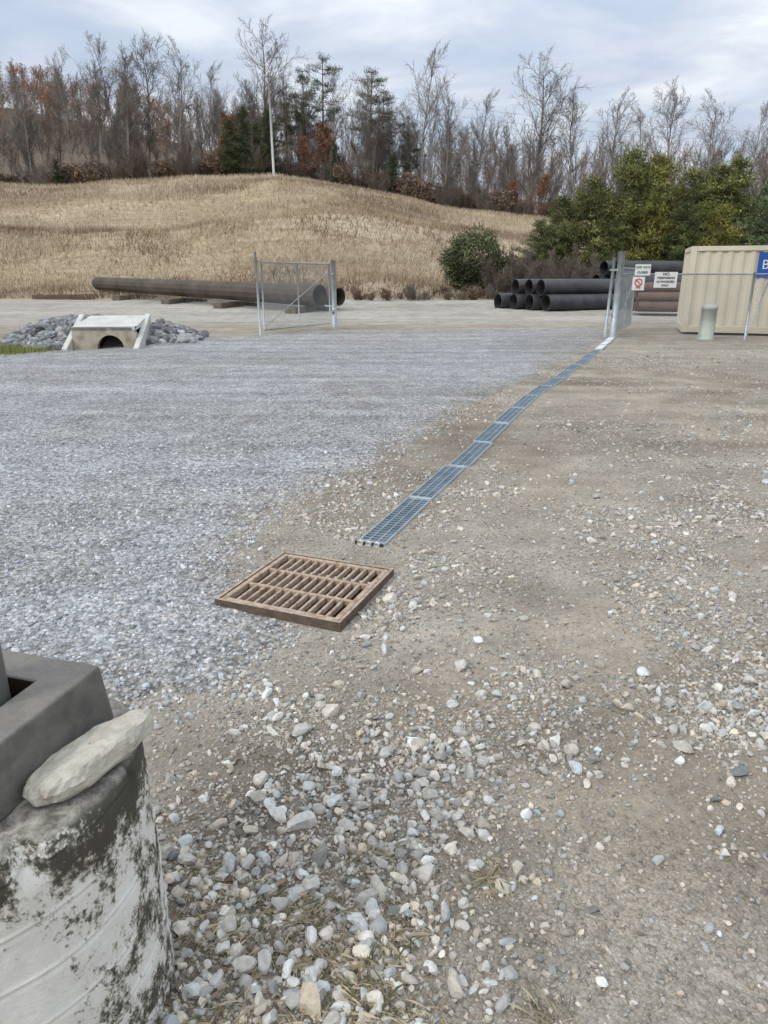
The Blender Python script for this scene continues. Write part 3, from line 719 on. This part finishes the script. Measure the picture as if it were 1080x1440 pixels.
def leaftris(C,n,rad,ln,wd,cols,r,up=.2,cvar=.25):
    N=len(C)*n;c0=np.repeat(C,n,0)+r.normal(size=(N,3))*rad*np.array([1,1,.7])
    d=r.normal(size=(N,3));d[:,2]+=up;d/=np.linalg.norm(d,axis=1,keepdims=True)
    s=np.cross(d,r.normal(size=(N,3)));s/=np.linalg.norm(s,axis=1,keepdims=True)
    l=ln*r.uniform(.6,1.3,(N,1));w=wd*r.uniform(.7,1.3,(N,1))
    V=np.stack([c0-s*w/2,c0+s*w/2,c0+d*l],1).reshape(-1,3);F_=np.arange(3*N).reshape(-1,3)
    cc=np.repeat(cols,n,0)*r.normal(1,cvar,(N,1)).clip(.4,1.7)
    return V,F_,np.repeat(cc,3,0)
M_bark=vmat('bark',diffuse=True);M_leaf=vmat('foliage',diffuse=True)
def treemesh(name,seed,barkc=(.25,.22,.195),leafc=None,nl=3,**kw):
    P0,P1,A,B,tips=make_tree(seed,**kw)
    V,Fq=tubes(P0,P1,A,B,3);F3=np.concatenate([Fq[:,[0,1,2]],Fq[:,[0,2,3]]])
    thick=np.repeat(A,6);cc=np.array(barkc)[None]*(.75+.5*np.clip(thick/.12,0,1))[:,None]
    cc=cc*rng.normal(1,.08,(len(V),1))
    mi=np.zeros(len(F3),int)
    if leafc is not None:
        r=np.random.default_rng(seed);ii=r.random(len(tips))<.8
        tc=np.array(leafc)[None]*r.normal(1,.25,(ii.sum(),1)).clip(.5,1.6)
        v,f,c_=leaftris(tips[ii],nl,.18,.22,.16,tc,r)
        F3=np.concatenate([F3,f+len(V)]);mi=np.concatenate([mi,np.ones(len(f),int)]);V=np.concatenate([V,v]);cc=np.concatenate([cc,c_])
    return mesh(name,V,F3,[M_bark,M_leaf],cc,False,None,mi)
bare=[treemesh('bare_tree_a',1,H=14,first=.35,sp=.8,reach=.36,r0=.12),treemesh('bare_tree_b',2,H=14,first=.45,sp=.7,reach=.36,r0=.12,barkc=(.22,.19,.17)),treemesh('bare_tree_c',3,H=14,first=.3,sp=.95,reach=.42,barkc=(.28,.25,.225),r0=.13),
      treemesh('bare_tree_d',4,H=14,first=.5,sp=.8,reach=.38,r0=.11,barkc=(.21,.175,.15))]
FK=dict(lev_max=2,nseg=(7,5,3,3),kids=(3,3,2),twr=.022)
farb=[treemesh('far_tree_a',41,H=14,first=.25,sp=.8,reach=.38,r0=.13,barkc=(.25,.215,.19),**FK),treemesh('far_tree_b',42,H=14,first=.3,sp=.9,reach=.42,r0=.13,barkc=(.28,.245,.22),**FK),treemesh('far_tree_c',43,H=14,first=.2,sp=.85,reach=.36,r0=.12,barkc=(.22,.185,.16),**FK)]
farr=[treemesh('far_oak_a',44,H=13,first=.15,sp=1.,reach=.42,r0=.12,leafc=(.38,.18,.09),nl=5,**FK),treemesh('far_oak_b',45,H=13,first=.15,sp=1.,reach=.42,r0=.12,leafc=(.30,.185,.12),nl=4,**FK)]
big=[treemesh('big_tree_a',11,H=17,first=.33,sp=1.0,reach=.46,r0=.22,twr=.012,barkc=(.28,.25,.22)),treemesh('big_tree_b',12,H=17,first=.25,sp=1.1,reach=.52,r0=.26,twr=.012,barkc=(.24,.21,.18)),treemesh('big_tree_c',13,H=17,first=.4,sp=.9,reach=.42,r0=.19,twr=.012,barkc=(.31,.28,.25)),treemesh('big_tree_d',14,H=17,first=.3,sp=1.,reach=.42,r0=.2,twr=.012,barkc=(.25,.22,.19))]
rust=[treemesh('oak_a',21,H=12,first=.2,sp=1.,reach=.45,leafc=(.27,.14,.08),nl=3)]
shrub=[treemesh('shrub_a',31,H=3.2,first=.2,sp=.9,r0=.03,stems=6,lev_max=2,barkc=(.26,.215,.18)),treemesh('shrub_b',32,H=3.8,first=.2,sp=.8,r0=.035,stems=7,lev_max=2,barkc=(.22,.18,.15)),
       treemesh('shrub_c',33,H=3,first=.2,sp=.9,r0=.03,stems=6,lev_max=2,barkc=(.24,.18,.13),leafc=(.23,.165,.12),nl=1)]
R=random.Random(3)
def Tz(x_,y_): return float(T(np.array([x_]),np.array([y_]))[0])
def put(name,me,x_,y_,sc,parent=None,dz=-.1,sxy=1.):
    return obj(name,me,parent,(x_,y_,Tz(x_,y_)+dz),(R.gauss(0,.025),R.gauss(0,.025),R.uniform(0,6.28)),(sc*sxy,sc*sxy,sc))
wl=empty('distant_woodland')
for k in range(210):
    a=R.uniform(-.72,.72);yy=R.uniform(87,102);put('tree',R.choice(bare),a*yy,yy,R.uniform(.45,.85)*(1 if a<.1 else .9),wl)
for k in range(660):
    a=R.uniform(-.78,.78);yy=100+138*R.random()**.75
    me=R.choice(farb)
    if a<-.24 and yy>135 and R.random()<.85: me=farr[0] if R.random()<.75 else farr[1]
    elif R.random()<.05: me=farr[1]
    put('tree',me,a*yy,yy,R.uniform(.7,1.08),wl)
br_=empty('undergrowth_brush')
for k in range(330):
    a=R.uniform(-.72,.72);yy=R.uniform(83.5,98);put('shrub',R.choice(shrub),a*yy,yy,R.uniform(.6,1.2),br_)
for k in range(60):
    a=R.uniform(.12,.62);yy=R.uniform(40,43);put('shrub',R.choice(shrub[:2]),a*yy,yy,R.uniform(.4,.8),br_)
for k in range(46):
    a=R.uniform(-.04,.2);yy=R.uniform(39.5,41.5);put('shrub',R.choice(shrub),a*yy,yy,R.uniform(.12,.28),br_)
for (a,s,m_) in [(-.396,.262,0),(-.345,.285,2),(-.325,.27,3),(-.298,.283,3),(-.262,.277,0),(-.158,.293,1),(-.062,.245,2),(-.02,.245,3),(.049,.268,2),(.185,.258,1),(.12,.22,2),(.29,.222,0),(.33,.205,2),(.365,.236,3),(.415,.222,0),(.463,.215,2),(-.45,.24,0),(-.50,.25,1),(.53,.22,1),(.24,.225,3),(-.22,.25,2),(-.11,.23,3),(-.36,.255,3),(.08,.23,0)]:
    yy=R.uniform(88,93);zb=Tz(a*yy,yy);hh=1.6+yy*s-zb
    put('bare_tree',big[m_],a*yy,yy,hh/17.)
for (u_,yy,sc) in [(-.205,86,.42),(-.19,89,.62),(-.075,90,.6),(.17,86,.36),(.20,84,.4),(-.10,88,.45)]:
    put('oak_tree',rust[0],u_*yy,yy,sc)
def make_pine(name,seed,H,W,dark,lite,first=.1,nw=24,nb=8,full=1.,npt=16,rnd=1.):
    r=np.random.default_rng(seed);C=[];cols=[];S0=[];S1=[];RA=[]
    lobe=r.uniform(0,6.28,3)
    for k in range(nw):
        h=H*(first+(1-first)*(k+r.uniform(-.3,.3))/nw);f=min(max((h/H-first)/(1-first),0),.995)
        Rc=(1-f)**.75*1.15;Rr=(1-f**2.4)**.62
        Rm=W/2*min(1.,Rc*(1-rnd)+Rr*rnd)*(.6+.4*min(1,f*4+.3))
        for b_ in range(nb):
            az=r.uniform(0,6.283);L=Rm*r.uniform(.5,1.12)*(1+.18*math.sin(az*2+lobe[0]+h*.8)+.12*math.sin(az*3+lobe[1]-h))
            tipz=h+L*r.uniform(.05,.45)
            S0.append([0,0,h]);S1.append([L*math.cos(az),L*math.sin(az),tipz]);RA.append(.03)
            nc=max(2,int(L/.30*full))
            sh_=r.normal(1,.25)
            for q in range(nc):
                t=.3+.7*(q+r.random())/nc
                C.append([L*t*math.cos(az)+r.normal()*.1,L*t*math.sin(az)+r.normal()*.1,h+(tipz-h)*t+r.normal()*.08])
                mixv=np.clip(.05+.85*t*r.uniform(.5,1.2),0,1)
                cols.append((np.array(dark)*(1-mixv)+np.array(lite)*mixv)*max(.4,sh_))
    S0.append([0,0,-.3]);S1.append([0,0,H*.97]);RA.append(.013*H)
    V,Fq=tubes(S0,S1,RA,np.array(RA)*.25,5);F3=np.concatenate([Fq[:,[0,1,2]],Fq[:,[0,2,3]]]);cc=np.tile([.17,.14,.11],(len(V),1))
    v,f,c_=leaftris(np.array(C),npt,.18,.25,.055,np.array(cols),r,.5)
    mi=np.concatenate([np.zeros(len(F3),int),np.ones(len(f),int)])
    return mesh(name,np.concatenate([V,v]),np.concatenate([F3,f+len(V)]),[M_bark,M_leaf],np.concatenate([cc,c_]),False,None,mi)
DG=(.045,.06,.028)
pines=[make_pine('pine_a',1,8,5.4,DG,(.24,.25,.085),.12,rnd=.62),make_pine('pine_b',2,8,4.8,DG,(.18,.20,.08),.15,rnd=.55),make_pine('pine_c',3,8,5.0,DG,(.33,.30,.08),.1,rnd=.65),make_pine('pine_d',4,8,4.6,(.05,.075,.04),(.22,.28,.15),.06,rnd=.4)]
cedar=make_pine('cedar_m',6,8,4.0,(.035,.048,.026),(.11,.13,.065),.03,rnd=.5)
tallp=make_pine('tall_pine_m',7,14,6.0,(.04,.055,.03),(.12,.15,.075),.45,nw=10,nb=5,full=1.,npt=18,rnd=.75)
for (x_,y_,h_,m_,sx) in [(9.0,44,4.0,1,1.),(10.6,45,5.2,1,1.),(12.2,44.5,6.2,0,1.05),(13.8,43.5,7.6,0,1.),(15.6,44.5,7.4,2,1.05),(17.3,43,6.6,0,1.),(14.7,42.5,5.4,2,1.),(19.2,44,6.9,0,1.1),(21.3,42.5,6.3,3,1.),(23.5,43.5,6.6,3,1.05),(18.2,41.3,4.9,2,1.),(25.8,43,6.4,1,1.),(16.4,41.8,5.0,1,1.),(28,45,7.,0,1.),(12.9,42.6,4.1,1,1.),(20.6,46,7.2,0,1.),(31,44,6.5,3,1.),(23,40.8,5.2,3,.9)]:
    put('pine_tree',pines[m_],x_,y_,h_/8,None,-.1,sx*1.06)
for (a,yy,h_) in [(-.195,84.5,6.),(-.178,85,7.2),(-.162,84.5,5.6),(-.145,86,7.),(-.06,88,5),(.01,87,5.),(.03,88,4.6),(-.42,85,3.4),(.0,96,8)]:
    put('cedar_tree',cedar,a*yy,yy,h_/8)
for (a,yy,h_) in [(-.10,94,13.5),(-.078,92,14.5),(-.02,92,14),(-.003,93,12.5),(-.125,95,11.5),(.035,94,10.5)]:
    put('pine_tree',tallp,a*yy,yy,h_/14)
def make_bush(name,seed,H,W,dark,lite,n=420):
    r=np.random.default_rng(seed);d=r.normal(size=(n,3));d/=np.linalg.norm(d,axis=1,keepdims=True)
    lob=.6+.65*vn(d[:,0]*2.2+9,d[:,1]*2.2+d[:,2]*1.7,seed);rr=r.uniform(.45,1,n)**.6*lob
    C=np.stack([d[:,0]*rr*W/2,d[:,1]*rr*W/2,H*.5+d[:,2]*rr*H*.5],1)
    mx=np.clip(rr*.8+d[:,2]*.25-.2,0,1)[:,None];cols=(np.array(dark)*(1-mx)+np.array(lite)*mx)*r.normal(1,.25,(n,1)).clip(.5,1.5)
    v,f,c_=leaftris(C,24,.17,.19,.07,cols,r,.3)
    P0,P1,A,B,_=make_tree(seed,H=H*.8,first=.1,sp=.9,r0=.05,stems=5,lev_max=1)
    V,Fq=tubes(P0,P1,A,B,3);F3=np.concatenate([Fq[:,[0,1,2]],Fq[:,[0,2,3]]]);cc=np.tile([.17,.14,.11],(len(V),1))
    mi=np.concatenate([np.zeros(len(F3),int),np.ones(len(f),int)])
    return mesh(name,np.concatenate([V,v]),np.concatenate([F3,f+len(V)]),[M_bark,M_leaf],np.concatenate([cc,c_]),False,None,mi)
put('evergreen_bush',make_bush('bush',4,3.6,3.4,(.04,.055,.03),(.15,.17,.085)),5.0,43,1.)
put('evergreen_bush',make_bush('bush2',5,2.4,2.4,(.04,.055,.03),(.16,.16,.085),260),6.9,42.5,1.)
def blades(X,Y,Z,h,w,cols,lean=.35):
    n=len(X);az=rng.uniform(0,6.283,n);la=rng.normal(size=(n,2))*lean
    sx=np.cos(az)*w/2;sy=np.sin(az)*w/2
    V=np.stack([np.stack([X-sx,Y-sy,Z],1),np.stack([X+sx,Y+sy,Z],1),np.stack([X+la[:,0]*h,Y+la[:,1]*h,Z+h],1)],1).reshape(-1,3)
    return V,np.arange(3*n).reshape(-1,3),np.repeat(cols,3,0)
M_gr=vmat('dry_grass_blades',diffuse=True)
n=190000;Y=rng.uniform(40.5,88,n);X=rng.uniform(-.66,.5,n)*Y
k=rng.random(n)<.35+.9*sst(.35,.6,fbm(X*.25,Y*.25,101,3));X,Y=X[k],Y[k];n=len(X)
t=fbm(X*.12,Y*.2,103,4);base=np.array([.44,.355,.25])[None]*np.ones((n,1));base=lerp(base,[.28,.205,.145],sst(.45,.66,t));base=lerp(base,[.55,.475,.36],.75*sst(.5,.72,fbm(X*.09+4,Y*.2,105,3)))
base*=rng.normal(1,.18,(n,1)).clip(.5,1.4)
v,f,cc=blades(X,Y,T(X,Y)-.05,rng.uniform(.18,.5,n),rng.uniform(.03,.08,n),base)
obj('dry_grass',mesh('dry_grass',v,f,M_gr,cc.clip(0,.8)))
n=9000;X=rng.normal(-8.9,.6,n);Y=rng.normal(15.8,.5,n)
v,f,cc=blades(X,Y,T(X,Y)-.01,rng.uniform(.06,.2,n),rng.uniform(.008,.02,n),np.array([.23,.25,.09])[None]*rng.normal(1,.3,(n,1)).clip(.4,1.8))
obj('roadside_grass',mesh('roadside_grass',v,f,M_gr,cc))
# dead straw lying between the stones : thin blades from sparse clumps
nc=62;CX,CY=sample(6000,-1.1,.9,.85,2.1,lambda X,Y:clear(X,Y)*np.clip(np.exp(-(((X+.25)/.36)**2+((Y-1.25)/.34)**2))*.9,0,1));CX,CY=CX[:nc],CY[:nc];nc=len(CX)
per=34;ci=np.repeat(np.arange(nc),per);n=len(ci);ang=rng.uniform(0,6.283,n);ln=rng.uniform(.015,.075,n)*np.repeat(rng.uniform(.5,1.2,nc),per)
bx_=CX[ci]+rng.normal(size=n)*.03;by_=CY[ci]+rng.normal(size=n)*.03;k=clear(bx_,by_)
bz_=surf(bx_,by_);wd_=rng.uniform(.0004,.0008,n);hh_=ln*rng.uniform(.03,.28,n)
px_=-np.sin(ang)*wd_;py_=np.cos(ang)*wd_
V=np.stack([np.stack([bx_-px_,by_-py_,bz_+.003],1),np.stack([bx_+px_,by_+py_,bz_+.003],1),np.stack([bx_+np.cos(ang)*ln*.55+px_,by_+np.sin(ang)*ln*.55+py_,bz_+hh_+.006],1),np.stack([bx_+np.cos(ang)*ln,by_+np.sin(ang)*ln,bz_+hh_*.7+.006],1)],1)[k].reshape(-1,3)
cols=np.array([.50,.43,.30])[None]*rng.normal(1,.25,(n,1)).clip(.4,1.4);g_=rng.random(n)<.10;cols[g_]=np.array([.19,.20,.10])
obj('dead_weeds',mesh('dead_weeds',V,np.arange(len(V)).reshape(-1,4),M_gr,np.repeat(cols[k],4,0)))
n=110;X=rng.normal(-.42,.2,n);Y=rng.normal(1.35,.35,n);k=clear(X,Y);X,Y=X[k],Y[k];n=len(X)
Vs=[];Fs=[];Cs=[]
for i in range(n):
    a=rng.uniform(0,6.28);l=rng.uniform(.008,.022);w=l*.45;zt=rng.uniform(.002,.014,6)
    p=np.array([[-l,0],[-l*.3,w],[l*.5,w*.8],[l,0],[l*.5,-w*.8],[-l*.3,-w]])
    c_,s_=math.cos(a),math.sin(a);q=np.stack([p[:,0]*c_-p[:,1]*s_+X[i],p[:,0]*s_+p[:,1]*c_+Y[i],zt+float(surf(X[i:i+1],Y[i:i+1])[0])+.006],1)
    Fs.append(np.array([[0,1,2,3],[0,3,4,5]])+6*i);Vs.append(q);Cs.append(np.tile(np.array([.17,.13,.10])*rng.uniform(.5,1.5),(6,1)))
obj('fallen_leaves',mesh('fallen_leaves',np.concatenate(Vs),np.concatenate(Fs),M_leaf,np.concatenate(Cs)))
# ------------------------------------------------------------------ pole on hill and wires
up=empty('utility_pole')
yy=80.;xx=-.141*yy;zb=Tz(xx,yy)
V,F_=tubes([[xx,yy,zb-.3]],[[xx-.1,yy,zb+9.2]],.13,.09,12,True);obj('shaft',mesh('shaft',V,F_,nmat('pale_pole',(.42,.42,.41),(.52,.52,.5),1.,.6),None,True),up)
V,F_=boxes([(xx-.1,yy,zb+9.0,.5,.1,.12),(xx-.35,yy-.1,zb+8.9,.35,.3,.16)]);obj('crossarm',mesh('arm',V,F_,M_fence),up)
A=[];B=[]
for (x0,y0,z0_,x1,y1,z1_,sg_) in [(xx,yy,zb+8.8,60,88,16.5,1.6),(xx,yy,zb+8.2,60,88,15.7,1.8),(xx,yy,zb+7.4,60,86,14.5,2.)]:
    pts=[np.array([x0+(x1-x0)*t,y0+(y1-y0)*t,z0_+(z1_-z0_)*t-4*sg_*t*(1-t)]) for t in np.linspace(0,1,25)]
    A+=pts[:-1];B+=pts[1:]
V,F_=tubes(A,B,.014,.014,4);obj('overhead_wires',mesh('wires',V,F_,plain('wire_grey',(.35,.35,.36))),up)
# ------------------------------------------------------------------ world, sun, camera
w=bpy.data.worlds.new('World');S.world=w;w.use_nodes=True;nt=w.node_tree
bg=nt.nodes['Background'];SE=math.radians(38);az=math.radians(235)
sky=nd(nt,'ShaderNodeTexSky',sky_type='NISHITA');sky.sun_disc=False;sky.sun_elevation=SE;sky.sun_rotation=az;sky.air_density=1.;sky.dust_density=1.5
tc=nd(nt,'ShaderNodeTexCoord').outputs['Generated'];sp=nd(nt,'ShaderNodeSeparateXYZ',{0:tc})
zp=math_(nt,'MAXIMUM',sp.outputs[2],0.)
zc_=math_(nt,'ADD',zp,.16)
pv=nd(nt,'ShaderNodeCombineXYZ',{0:math_(nt,'DIVIDE',sp.outputs[0],zc_),1:math_(nt,'DIVIDE',sp.outputs[1],zc_),2:.3}).outputs[0]
mp=nd(nt,'ShaderNodeMapping',{'Vector':pv,'Scale':(.8,1.15,1),'Rotation':(0,0,.4),'Location':(1.3,.4,0)}).outputs[0]
n1=nd(nt,'ShaderNodeTexNoise',{'Vector':mp,'Scale':1.1,'Detail':6.,'Roughness':.52,'Distortion':.25}).outputs['Fac']
n2=nd(nt,'ShaderNodeTexNoise',{'Vector':mp,'Scale':2.0,'Detail':5.,'Roughness':.55,'Distortion':.3}).outputs['Fac']
cm=nd(nt,'ShaderNodeMapRange',{'Value':n1,'From Min':.36,'From Max':.58,'To Min':.6,'To Max':1.}).outputs[0]
cc_=ramp(nt,n2,[(.32,(3.7,4.3,5.3)),(.5,(4.8,5.2,5.9)),(.66,(6.6,6.8,7.1))])
mix=mixc(nt,cm,sky.outputs[0],cc_)
bo=math_(nt,'ADD',math_(nt,'MULTIPLY',zp,1.5),.92)
boc=nd(nt,'ShaderNodeCombineXYZ',{0:bo,1:bo,2:math_(nt,'ADD',math_(nt,'MULTIPLY',zp,1.35),.95)}).outputs[0]
mix=mixc(nt,1.,mix,boc,'MULTIPLY')
nt.links.new(mix,bg.inputs['Color']);bg.inputs['Strength'].default_value=.12
sl_=bpy.data.lights.new('sun','SUN');sl_.energy=1.4;sl_.angle=math.radians(10);sl_.color=(1,.965,.91)
so=bpy.data.objects.new('sun',sl_);COL.objects.link(so)
dirv=Vector((math.sin(az)*math.cos(SE),math.cos(az)*math.cos(SE),math.sin(SE)))
so.rotation_euler=dirv.to_track_quat('Z','Y').to_euler();so.location=(0,0,30)
cam=bpy.data.cameras.new('camera');co_=bpy.data.objects.new('camera',cam);COL.objects.link(co_)
cam.sensor_fit='VERTICAL';cam.sensor_height=36;cam.lens=25.;cam.clip_end=3000;cam.clip_start=.05
co_.location=(0,0,1.6);co_.rotation_euler=(math.radians(90-18.5),0,0)
S.camera=co_
S.view_settings.view_transform='Standard';S.view_settings.look='None';S.view_settings.exposure=0
